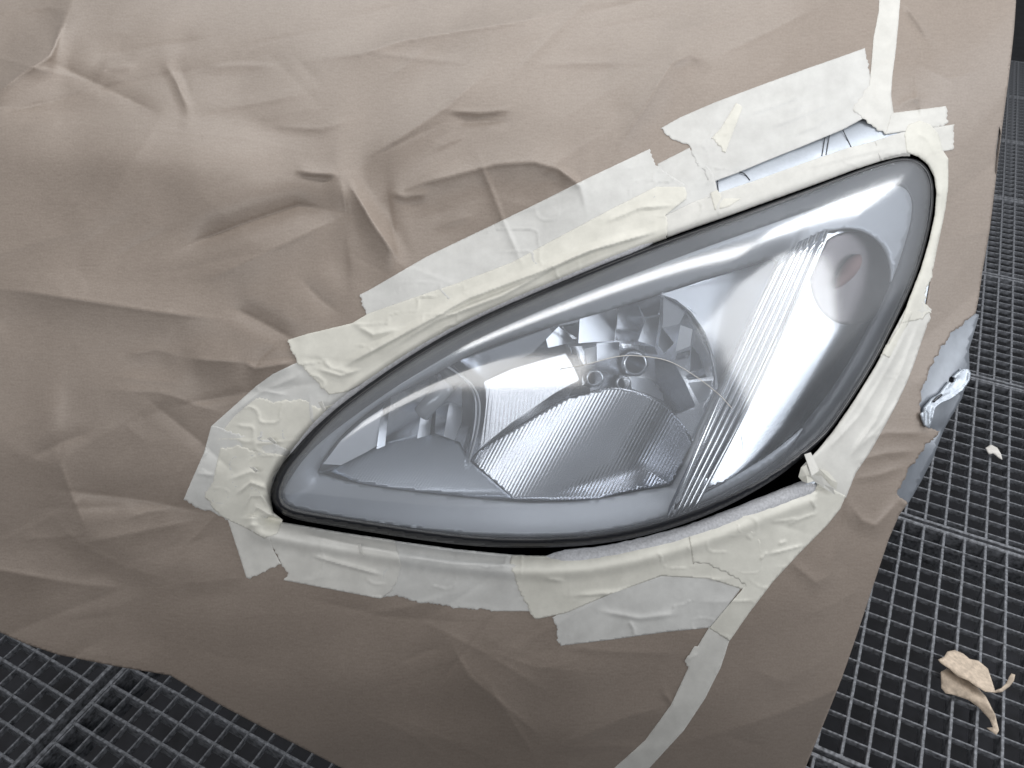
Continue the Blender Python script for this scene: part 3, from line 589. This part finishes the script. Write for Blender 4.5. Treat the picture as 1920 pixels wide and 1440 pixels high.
patch('fluted_reflector', left_dome, 6, lambda x, y: -.076 + .026 * np.clip((y - 812) / 110, 0, 1) ** .9 - .010 * ((x - 800) / 170) ** 2, M['flute2'], HL, solid=.0015)
# triangular moulding in the top of the bowl

# hairline crack in the lens
ck = np.array(smooth_open([(1050,692),(1100,683),(1150,670),(1190,667),(1250,676),(1300,703),(1345,737),(1371,764)], 5))
tube('lens_crack', P(ck[:, 0], ck[:, 1], lens_h(ck[:, 0], ck[:, 1]) + .0002), .00032, M['wscrap'], HL, 6)
ck = np.array([(1389,812),(1392,832),(1391,848)], float); tube('lens_scratch', P(ck[:, 0], ck[:, 1], lens_h(ck[:, 0], ck[:, 1]) + .0002), .00022, M['gasket'], HL, 6)
# flutes between the two chambers
tops = [(1472,478),(1497,457),(1510,450),(1522,443),(1535,438),(1550,433)]
bots = [(1262,960),(1249,984),(1258,985),(1268,982),(1279,977),(1291,974)]
for k, (t_, b_) in enumerate(zip(tops, bots)):
    mid = ((t_[0] + b_[0]) / 2 + (-8 + 4 * k) * .8, (t_[1] + b_[1]) / 2)
    tube('flute', px_path([t_, mid, b_], [-.012, -.016, -.014], 8), .0019 + .0004 * (k == 0), M['chrome'], HL, 12, .8)
patch('flute_dark_strip', [(1466,484),(1500,452),(1552,430),(1545,450),(1420,712),(1294,976),(1246,985),(1256,950),(1350,745)], 8, lambda x, y: np.full(len(x), -.0205), M['dark_strip'], HL, solid=.0012)  # added behind the rods; its dark colour makes the shade lines between them
# turn-signal bowl
def sig_h(x, y):
    u = np.clip((x - 1552) * .901 + (y - 432) * .434, 0, 400)
    q = plane_h(x, y, (1405, 780), -.040, (2.1, .18, .82)) - 1.35e-6 * np.maximum(u - 26, 0) ** 2
    return np.clip(q, -.075, -.019) - .020 * np.exp(-(((x - 1598) / 62) ** 2 + ((y - 520) / 70) ** 2))
patch('signal_reflector', SIG, 6, sig_h, M['sigc'], HL, solid=.0015)
bowl_s = [(1596 + 76 * math.cos(a), 522 + 88 * math.sin(a)) for a in np.linspace(0, 2 * math.pi, 40, endpoint=False)]
bowl_s = [q for q in bowl_s if (q[0] - 1552) * .901 + (q[1] - 432) * .434 > 6]
patch('signal_bowl', bowl_s, 6, lambda x, y: sig_h(x, y) + .0007, M['bowlc'], HL, solid=.0015)
sb = P1(1585, 505, -.040); 
tube('signal_bulb', px_path([(1612,478),(1600,495),(1584,517),(1566,540)], -.057, 3), .8 * np.array([.001, .0055, .008, .0095, .0098, .0095, .0085, .007, .005, .001]), M['amber'], HL, 16)

# ------------------------------------------------------------------ masking paper
LEFT = [(-480,-220),(1664,-220),(1656,0),(1650,150),(1640,215),(1590,232),(1480,275),(1345,325),(1300,330),(1150,405),(1000,475),(850,550),(700,635),(600,710),(520,790),(470,860),(455,930),(480,985),(545,1020),(640,1045),(800,1070),(960,1085),(1100,1082),(1200,1072),(1300,1062),(1400,1100),(1350,1180),(1322,1250),(1272,1340),(1190,1440),(1150,1490),(740,1490),(640,1440),(500,1368),(400,1315),(320,1267),(220,1250),(110,1228),(50,1208),(0,1186),(-120,1130),(-260,1085),(-480,1010)]
pl = patch('masking_paper', LEFT, 3.9, lambda x, y: paper_h(x, y) + .0004, M['paper'], solid=.00035)
tag(pl, 'large sheet of crumpled brown masking paper covering bonnet and bumper left of the headlight', 'masking paper')
EDGE_R = [(1917,-220),(1908,-60),(1905,0),(1901,60),(1891,150),(1879,240),(1868,330),(1856,430),(1842,510),(1835,560),(1829,588)]
HOLE_R = [(1814,600,1),(1788,621,1),(1767,647,1),(1749,683,1),(1734,715,1),(1727,741,1),(1725,769,1),(1734,795,1),(1743,804,1),(1763,809,1),(1754,820,1),(1734,838,1),(1720,860,1),(1702,885,1),(1689,910,1),(1682,927,1),(1691,934,1)]
LOW_R = [(1702,944),(1686,966),(1666,1012),(1640,1090),(1610,1180),(1579,1270),(1545,1355),(1510,1440),(1492,1490)]
RIGHT = [(1650,-220)] + EDGE_R + HOLE_R + LOW_R + [(1130,1490),(1180,1440),(1255,1340),(1312,1240),(1340,1175),(1400,1098),(1480,1020),(1556,950),(1585,905),(1620,850),(1672,750),(1708,670),(1735,580),(1752,480),(1764,400),(1768,330),(1755,275),(1700,240),(1655,212),(1644,150),(1646,0)]
pr = patch('masking_paper', RIGHT, 3.9, lambda x, y: paper_h(x, y, True) + .0001, M['paper'], hole=[(1874,236),(1877,250),(1873,285),(1868,330),(1865,322),(1868,280)], solid=.00035)
patch('fender_metal', [(1866,225),(1878,225),(1876,260),(1866,345),(1858,345),(1858,280)], 6, lambda x, y: np.full(len(x), -.006), M['body'], car, solid=.001)
pr.name = 'masking_paper.001'
tag(pr, 'brown masking paper sheet wrapped over the fender at right, torn open by the bracket', 'masking paper')
# the fender sheet turns back round the corner of the car
er = np.array(densify(EDGE_R + [(1829,588.1)], 20)[:-1]); 
def turn_back(name, pts, mat, parent, depth=.22):
    a = np.array(pts, float); h0 = paper_h(a[:, 0], a[:, 1], True) + .0001; p0 = P(a[:, 0], a[:, 1], h0); rows = [p0]
    for k in (.02, .06, .12, depth): rows.append(p0 + np.array([-.02 - .25 * k, k, 0]) * 1.0)
    rows[1:] = [p0 + np.array([.10 * k ** .5 * .2 - .15 * k, k, -.05 * k]) for k in (.02, .06, .12, depth)]
    n = len(a); fs = [(r * n + i, r * n + i + 1, (r + 1) * n + i + 1, (r + 1) * n + i) for r in range(4) for i in range(n - 1)]
    return link(name, np.vstack(rows), fs, mat, parent)
turn_back('side_fold', [tuple(q) for q in smooth_open([e[:2] for e in EDGE_R], 3)], M['paper'], pr)
turn_back('side_fold', [tuple(q) for q in smooth_open([e[:2] for e in LOW_R], 3)], M['paper'], pr)

# ------------------------------------------------------------------ masking tape strips
def lip_top(x, y, d):
    return -.010 * (1 - np.clip(d / 16, 0, 1)) ** 2
def lip_bottom(x, y):
    d, s, f = seg_dist(x, y, CB); on = (x < 1560)
    return np.where(on, -.014 * (1 - np.clip(d / 26, 0, 1)) ** 2 + .0045 * np.exp(-((d - 34) / 12) ** 2), 0)
def tape(outline, level, label, mat='tape', wr=(), seed=1, sp=6.0, lip=True, amp=1.0, group='masking tape strips around the headlight'):
    def hf(x, y):
        h = cover_h(x, y) + .0008 + .00020 * level + .00013 * noise(x / 46, y / 46, 20)
        cr_ = np.clip(1 - np.abs(noise(x / 44 + seed * 3.1, y / 30 + seed, 30)), 0, 1) ** 24 * sstep(-.1, .5, noise(x / 70, y / 70 + seed, 31))
        h = h + amp * (.0013 * cr_ + .00004 * noise(x / 12, y / 12, 32))
        for w in wr: h = h + 1.8 * ridge(x, y, w[0], w[1], w[2] * .5, (w[3] or w[2]) * .6, min(1, w[4] + .2), w[5])
        if lip:
            d = lens_gap(x, y); top = (y < 900 - (x - 500) * .02)
            h = h + np.where(y > CBY(x) - 6, lip_bottom(x, y), lip_top(x, y, np.maximum(d, 0)))
        return h
    o = patch('tape_strip', outline, sp, hf, M[mat], solid=.00018, tear=1, seed=seed)
    tag(o, label, 'masking tape', group); return o
def CBY(x): return np.interp(x, [q[0] for q in CB], [q[1] for q in CB], left=975, right=9999)

# seam tapes
tape([(1651,-120),(1690,-120),(1688,0),(1684,50),(1679,100),(1673,145),(1671,180),(1676,215),(1686,238),(1662,252,1),(1625,226,1),(1599,205,1),(1613,184,1),(1630,162),(1634,120),(1638,70),(1648,20)], 3, 'vertical tape strip down the paper seam at the top right', 'tape', [([(1650,200),(1640,150),(1646,60)], .8, 8, 8, .5, .3)], 1, 3.2)
tape([(1330,1176),(1368,1200),(1352,1250),(1322,1310),(1282,1370),(1212,1446),(1176,1484),(1112,1484),(1150,1442),(1210,1388),(1258,1322),(1290,1254,1),(1284,1238,1),(1296,1222,1),(1308,1212)], 3, 'long narrow tape strip running down the paper seam below the headlight', 'tape', [([(1285,1240),(1310,1225)], 1.4, 6, 8, .6, .3)], 2, 3.2)
# above the lamp
tape([(1238,241),(1275,220),(1340,192),(1420,162),(1500,133),(1560,112),(1622,90,1),(1627,117,1),(1633,150,1),(1640,200),(1617,223),(1580,243),(1510,272),(1440,300),(1380,325),(1330,343,1),(1322,322,1),(1307,307,1),(1293,273,1),(1262,262,1)], 2, 'widest pale tape strip at upper right, with torn ends and ripples', 'thin',
     [([(1400,215),(1450,200),(1480,188),(1515,176)], 1.5, 7, 9, .5, .25), ([(1440,240),(1490,222),(1570,188)], 1.7, 7, 9, .5, .25), ([(1480,256),(1530,236),(1568,210)], 1.3, 7, 9, .5, .25), ([(1460,215),(1500,200),(1550,185)], 1.0, 7, 9, .5, .25)], 3, 3.2)
tape([(1380,193,1),(1392,203),(1360,287,1),(1333,260),(1352,240)], 3, 'small cream tape scrap stuck across the wide upper strip', 'cream', (), 4, 3.2)
tape([(1233,307),(1293,277,1),(1318,300),(1340,330),(1346,364),(1290,386),(1250,404),(1240,360)], 1, 'short bluish-white tape piece between the two long upper strips', 'thin', (), 5, 3.2)
tape([(675,552),(690,545),(800,481),(900,433),(1000,385),(1100,335),(1180,297),(1218,279,1),(1224,297,1),(1232,311,1),(1252,326),(1283,345,1),(1285,365),(1250,386),(1180,412),(1100,452),(1000,502),(900,542),(790,576),(686,600,1),(681,575,1)], 3, 'long tape strip along the top of the headlight with a straight outer edge', 'thin',
     [([(1010,312),(1088,350),(1100,400)], 1.2, 10, 14, .3, .3)], 6, 3.2)
tape([(540,637),(580,625),(660,606),(690,588),(770,560),(860,530),(960,492),(1060,438),(1150,390),(1230,350),(1283,350,1),(1287,372),(1247,404,1),(1252,424,1),(1250,447),(1200,466),(1130,494),(1060,523),(980,557),(900,593),(830,629),(760,671),(700,711),(650,735),(617,740,1),(600,725,1),(580,700,1),(558,682,1),(548,660,1)], 5, 'puckered cream tape hugging the upper lens edge, folded at its left end', 'cream',
     [([(640,690),(760,625),(880,560),(1000,515),(1110,470),(1245,430)], 3.2, 7, 16, .5, .1), ([(720,660),(820,600),(940,555),(1080,480),(1180,440)], 2.2, 8, 12, .4, .2), ([(660,606),(700,628),(760,615)], 1.5, 9, 12, .4, .3), ([(590,690),(640,705),(680,690)], 1.4, 7, 9, .5, .3), ([(600,670),(620,690),(660,700)], 1.0, 6, 8, .5, .3), ([(1130,420),(1200,390),(1270,385)], 1.8, 6, 12, .5, .25)], 7, 3.2)
tape([(1246,405),(1300,379),(1345,362),(1420,337),(1500,308),(1590,277),(1650,262),(1706,254),(1706,293),(1692,293),(1655,301),(1600,319),(1520,349),(1440,378),(1360,407),(1280,435),(1251,446)], 4, 'thin tape strip along the top lens edge, below the bare painted strip', 'tape', [([(1500,318),(1600,292),(1690,272)], .9, 6, 10, .4, .25)], 8, 3.2)
tape([(1332,362),(1345,356),(1356,372),(1390,372),(1370,386),(1340,394)], 5, 'tiny torn tape scrap at the left end of the bare painted strip', 'cream', (), 28, 3.2)
# right corner
tape([(1672,212),(1773,199,1),(1778,230,1),(1760,238),(1684,248),(1660,252)], 4, 'short tape piece with a square torn end, upper of two at the right corner', 'tape', (), 9, 3.2)
tape([(1640,264),(1690,248),(1790,233,1),(1788,262,1),(1786,281),(1740,288),(1690,290),(1650,300)], 5, 'short tape piece pointing right below the other at the lamp corner', 'tape', (), 10, 3.2)
tape([(1696,252),(1703,234),(1725,226),(1745,234),(1760,252),(1768,282),(1778,297),(1778,350),(1773,390),(1767,420),(1757,467),(1750,503,1),(1737,545,1),(1734,566,1),(1747,587,1),(1722,600),(1690,606),(1704,562),(1726,506),(1742,452),(1753,402),(1756,362),(1752,332),(1740,309),(1722,294),(1700,286)], 6, 'cream tape bent round the upper right corner of the headlight', 'cream',
     [([(1765,330),(1762,420),(1740,510)], 1.2, 7, 9, .4, .2), ([(1712,245),(1740,262),(1760,300)], 1.3, 8, 10, .3, .3)], 11, 3.2)
tape([(1747,580,1),(1738,612),(1728,640),(1714,682),(1700,718),(1680,760),(1655,806),(1630,850),(1604,888),(1586,934),(1560,930),(1540,912),(1510,884),(1504,874),(1533,844),(1563,807),(1603,749),(1643,684),(1674,624),(1700,575),(1722,560)], 4, 'long pale tape strip down the right side of the headlight to the knot', 'tape',
     [([(1725,600),(1690,690),(1640,790),(1590,860)], 2.2, 9, 14, .4, .15), ([(1710,600),(1665,690),(1610,780),(1545,850)], 1.6, 8, 10, .5, .15), ([(1690,740),(1650,800),(1600,850)], 1.2, 6, 8, .6, .25)], 12, 3.2)
tape([(1668,640),(1684,616,1),(1700,590,1),(1712,585),(1690,640),(1668,672),(1655,664,1),(1650,672,1)], 6, 'small torn tape flap lifting off the right edge of the lens', 'cream', (), 13, 3.2)
# left end
tape([(556,680),(512,701),(480,724),(440,760),(396,799),(420,816),(455,818),(505,824),(545,848),(562,832),(592,797),(640,753),(690,716),(640,700),(585,690)], 1, 'tape strip slanting down the upper left end of the headlight under the folded one', 'thin',
     [([(420,790),(480,740),(560,700)], .8, 7, 9, .5, .3), ([(540,740),(510,735),(470,728)], .8, 6, 8, .6, .3), ([(500,735),(560,705)], .9, 8, 10, .4, .3)], 14, 3.2)
tape([(480,745,1),(520,753,1),(560,748,1),(603,765),(640,753),(592,797),(562,832),(540,862),(515,885),(440,862),(402,826),(440,780)], 2, 'yellowish tape strip over the left edge above the pointed tip', 'cream', (), 15, 3.2)
tape([(396,799),(382,850),(364,890),(344,937,1),(370,952,1),(407,965,1),(427,975),(470,984),(502,975),(508,928),(516,895),(545,846),(500,824,1),(450,815,1)], 3, 'tape strip at the far left end of the headlight, with a ragged lower tip', 'thin',
     [([(366,888),(390,890),(405,892)], .9, 6, 8, .6, .3)], 16, 3.2)
tape([(413,840,1),(440,836,1),(480,845,1),(520,852),(540,856),(514,896),(507,930),(512,960),(530,975),(520,1000),(495,1010),(460,990),(430,976,1),(400,955,1),(384,930,1),(400,900)], 5, 'crinkled cream tape patch gathered round the pointed left tip', 'cream',
     [([(440,930),(470,905),(498,915),(505,940)], 1.8, 6, 8, .5, .2), ([(455,960),(470,930),(490,930),(508,955)], 1.6, 5, 7, .5, .2), ([(470,975),(480,950),(500,962),(520,972)], 1.5, 5, 7, .5, .2), ([(430,900),(470,885),(490,890)], 1.0, 6, 8, .5, .3), ([(440,1000),(470,985),(500,985)], 1.0, 6, 8, .5, .3)], 17, 3.2)
tape([(427,975),(470,985),(500,990),(512,1030),(527,1058,1),(505,1066,1),(488,1076,1),(469,1086),(462,1083),(445,1030)], 4, 'tape end hanging down left below the pointed tip', 'tape', (), 18, 3.2)
# below the lamp
tape([(500,975),(530,979),(560,984),(640,998),(740,1013),(752,1060),(744,1092,1),(735,1108),(713,1123),(600,1101),(532,1088,1),(541,1074,1),(528,1058,1),(508,1020,1),(498,1000)], 3, 'tape strip under the left half of the lens, with a long ridge along it', 'tape',
     [([(585,1042),(640,1058),(715,1078)], 2.0, 5, 7, .6, .15), ([(560,1000),(680,1026),(760,1040)], 1.0, 8, 8, .2, .2)], 19, 3.2)
tape([(735,1013),(850,1029),(960,1040),(985,1041),(975,1080),(985,1125),(998,1146),(925,1146,1),(860,1140,1),(800,1131,1),(745,1116,1),(718,1120,1),(722,1098,1),(712,1078,1),(720,1050)], 2, 'wide whitish tape strip under the middle of the lens with a torn lower edge', 'thin', [([(740,1040),(850,1056),(980,1062)], 1.0, 8, 8, .2, .2)], 20, 3.2)
tape([(1035,1158,1),(1046,1180,1),(1043,1200,1),(1051,1211),(1150,1199),(1250,1185),(1330,1177),(1362,1140),(1390,1102),(1330,1075),(1240,1080),(1130,1110)], 2, 'lowest tape strip below the lens, square torn at its left end', 'thin',
     [([(1120,1145),(1200,1160),(1280,1150)], 1.6, 8, 12, .3, .25), ([(1180,1165),(1188,1180),(1190,1197)], 1.4, 5, 7, .6, .2)], 21, 3.2)
tape([(955,1058,1),(966,1085,1),(976,1110,1),(985,1130,1),(1005,1161),(1060,1150),(1150,1112),(1240,1080),(1330,1085),(1400,1108),(1436,1070),(1430,1020),(1400,985),(1340,976),(1260,1003),(1180,1023),(1100,1038),(1020,1042),(960,1041)], 4, 'cream tape strip under the right half of the lens ending in a slanted tear', 'cream',
     [([(1060,1118),(1150,1112),(1280,1095),(1370,1085)], 2.0, 6, 9, .5, .2), ([(1020,1085),(1060,1090)], 1.2, 6, 8, .5, .3), ([(1150,1122),(1230,1118),(1300,1102)], 1.0, 5, 7, .5, .3)], 22, 3.2)
tape([(1290,992),(1340,974),(1410,946),(1460,927),(1500,912),(1536,904),(1586,930),(1575,955),(1550,986),(1500,1036),(1450,1090),(1404,1150),(1368,1202),(1330,1178),(1362,1140),(1398,1098,1),(1375,1080,1),(1345,1066,1),(1318,1056,1),(1300,1058)], 5, 'broad yellowish tape strip slanting from the knot along the lower right edge', 'cream',
     [([(1440,1040),(1480,1030),(1510,1022)], 1.6, 4, 6, .6, .2), ([(1445,980),(1475,976),(1500,972)], 1.3, 4, 6, .6, .2), ([(1475,985),(1510,970),(1535,962)], 1.5, 4, 6, .6, .2), ([(1400,1005),(1410,1010)], 1.1, 4, 5, .6, .2), ([(1425,1050),(1440,1035)], 1.3, 4, 5, .6, .2), ([(1520,935),(1530,955)], 1.2, 4, 5, .6, .2), ([(1460,1020),(1475,1015)], 1.5, 6, 6, .5, .2)], 23, 3.2)
# knot of crumpled tape where the right-hand strips meet
def scrap(pts, name, label, mat, cat='masking tape', group='curled bits of masking tape', solid=.0003):
    v = np.array([P1(*q) for q in pts]); n = len(pts); c = v.mean(0) + (-FW) * .0012
    o = link(name, np.vstack([v, c]), [((i + 1) % n, i, n) for i in range(n)], M[mat], None, np.array([(q[0], q[1]) for q in pts] + [(np.mean([q[0] for q in pts]), np.mean([q[1] for q in pts]))]) / 1000, smooth=False, solid=solid, off=0)
    tag(o, label, cat, group); return o
scrap([(1497,894,.006),(1502,876,.010),(1512,872,.012),(1518,890,.013),(1530,900,.010),(1514,906,.012),(1504,902,.004)], 'tape_scrap', 'crumpled tape flap poking into the black gap at the knot', 'cream')
scrap([(1508,852,.004),(1520,848,.006),(1535,880,.010),(1534,884,.016),(1522,892,.015)], 'tape_scrap', 'stiff folded tape tab above the knot at the lens edge', 'tape')
scrap([(1520,892,.012),(1540,892,.016),(1562,915,.014),(1566,928,.008),(1545,915,.012),(1525,902,.010)], 'tape_scrap', 'bright folded tape ridge on the knot', 'tape')
scrap([(1535,878,.014),(1552,884,.012),(1570,905,.010),(1568,918,.006),(1556,908,.008)], 'tape_scrap', 'shaded tape fold behind the knot', 'cream')
scrap([(597,754,.0045),(604,752,.009),(611,768,.009),(606,772,.005)], 'tape_scrap', 'upright tape curl above the left edge of the lens', 'tape')
scrap([(501,822,.004),(508,819,.008),(519,830,.008),(514,832,.004)], 'tape_scrap', 'small tape curl on the yellowish strip left of the lens', 'tape')
scrap([(468,875,.005),(476,876,.009),(484,882,.009),(480,886,.005)], 'tape_scrap', 'tape curl above the crinkled left tip', 'tape')
scrap([(669,1021,.003),(676,1020,.007),(678,1036,.008),(684,1042,.007),(678,1047,.004),(670,1038,.004)], 'tape_scrap', 'torn tape curl standing under the lens at lower left', 'tape')
# soft foam cord tucked in the gap
def cord(pts, h, r, label):
    p = px_path(pts, h, 6); o = tube('foam_cord', p, r * (.25 + .75 * sstep(0, .12, np.minimum(np.linspace(0, 1, len(p)), np.linspace(1, 0, len(p))))), M['foam'], None, 12, jitter=.05); tag(o, label, 'foam cord'); return o
cord([(545,850),(590,792),(640,749),(700,704),(760,664),(830,622),(900,586),(980,550),(1060,516),(1130,487),(1200,460),(1245,443)], -.006, .0046, 'fuzzy white foam cord along the upper edge of the lens')
cord([(1000,1052),(1060,1048),(1130,1040),(1200,1026),(1280,1004),(1350,979),(1420,951),(1470,931),(1510,915),(1540,908)], -.0100, .0075, 'fuzzy grey foam cord bordering the black gap below the lens')

# ------------------------------------------------------------------ scraps on the grating
def floor_pt(px, py, z=0.0):
    d = rays([px], [py])[0]; return EYE + d * ((CAM_H - z) / -d[2])
def floor_scrap(name, outline, zf, mat, label, cat, group=None, sp=5):
    b = densify(outline, sp); ba = np.array(b); gx, gy = np.meshgrid(np.arange(ba[:, 0].min(), ba[:, 0].max(), sp), np.arange(ba[:, 1].min(), ba[:, 1].max(), sp))
    g = np.stack([gx.ravel(), gy.ravel()], 1); g = g[inside(g[:, 0], g[:, 1], b)]; d, _, _ = seg_dist(g[:, 0], g[:, 1], b, True); g = g[d > sp * .5]
    vo, _, fo, *_ = delaunay_2d_cdt([Vector(q) for q in b] + [Vector(q) for q in g.tolist()], [(i, (i + 1) % len(b)) for i in range(len(b))], [], 1, 1e-4)
    v2 = np.array([(q.x, q.y) for q in vo]); v = np.array([floor_pt(x, y, zf(x, y)) for x, y in v2])
    o = link(name, v, [tuple(reversed(t)) for t in fo], M[mat], None, v2 / 1000, solid=.0012, off=0); tag(o, label, cat, group); return o
ax = lambda x, y: ((x - 1760) * .8 + (y - 1235) * .6)
cr = lambda x, y: (-(x - 1760) * .55 + (y - 1235) * .83)
floor_scrap('paper_scrap', [(1764,1260),(1775,1254),(1800,1266),(1826,1283),(1848,1306),(1866,1340),(1873,1370),(1868,1378),(1850,1365),(1862,1364),(1855,1348),(1835,1326),(1815,1312),(1785,1302),(1773,1300),(1765,1290)], lambda x, y: .006 + .010 * math.exp(-((cr(x, y) - 20) / 14) ** 2) + .0003 * max(0, x - 1840) ** 0.8, 'scrap', 'curved tan scrap with a tapering tail on the grating, lower of the two', 'paper scrap', 'torn scraps on the grating')
floor_scrap('paper_scrap', [(1759,1237),(1770,1232),(1776,1222),(1790,1219),(1806,1226),(1818,1236),(1834,1239),(1852,1254),(1858,1272),(1866,1298),(1848,1297),(1832,1288),(1815,1276),(1795,1268),(1780,1254),(1764,1243)], lambda x, y: .016 + .012 * math.exp(-((cr(x, y) - 2) / 16) ** 2), 'scrap', 'tan leaf-shaped scrap lying on top of the other one', 'paper scrap', 'torn scraps on the grating')
tp = [floor_pt(x, y, z) for x, y, z in [(1862,1298,.012), (1878,1294,.010), (1890,1284,.012), (1896,1274,.018), (1900,1264,.024)]]
o = tube('paper_scrap', np.array(tp), np.array([.0015, .003, .0035, .0045, .003]), M['scrap'], None, 8, .5); tag(o, 'thin curled tan strip right of the tan scraps', 'paper scrap', 'torn scraps on the grating')
floor_scrap('paper_scrap', [(1848,840),(1858,834),(1870,840),(1877,852),(1879,862),(1872,858),(1862,850),(1854,852)], lambda x, y: .006 + .008 * math.exp(-((y - 846) / 8) ** 2), 'wscrap', 'small white scrap on the grating right of the bracket', 'paper scrap', 'torn scraps on the grating', 3)
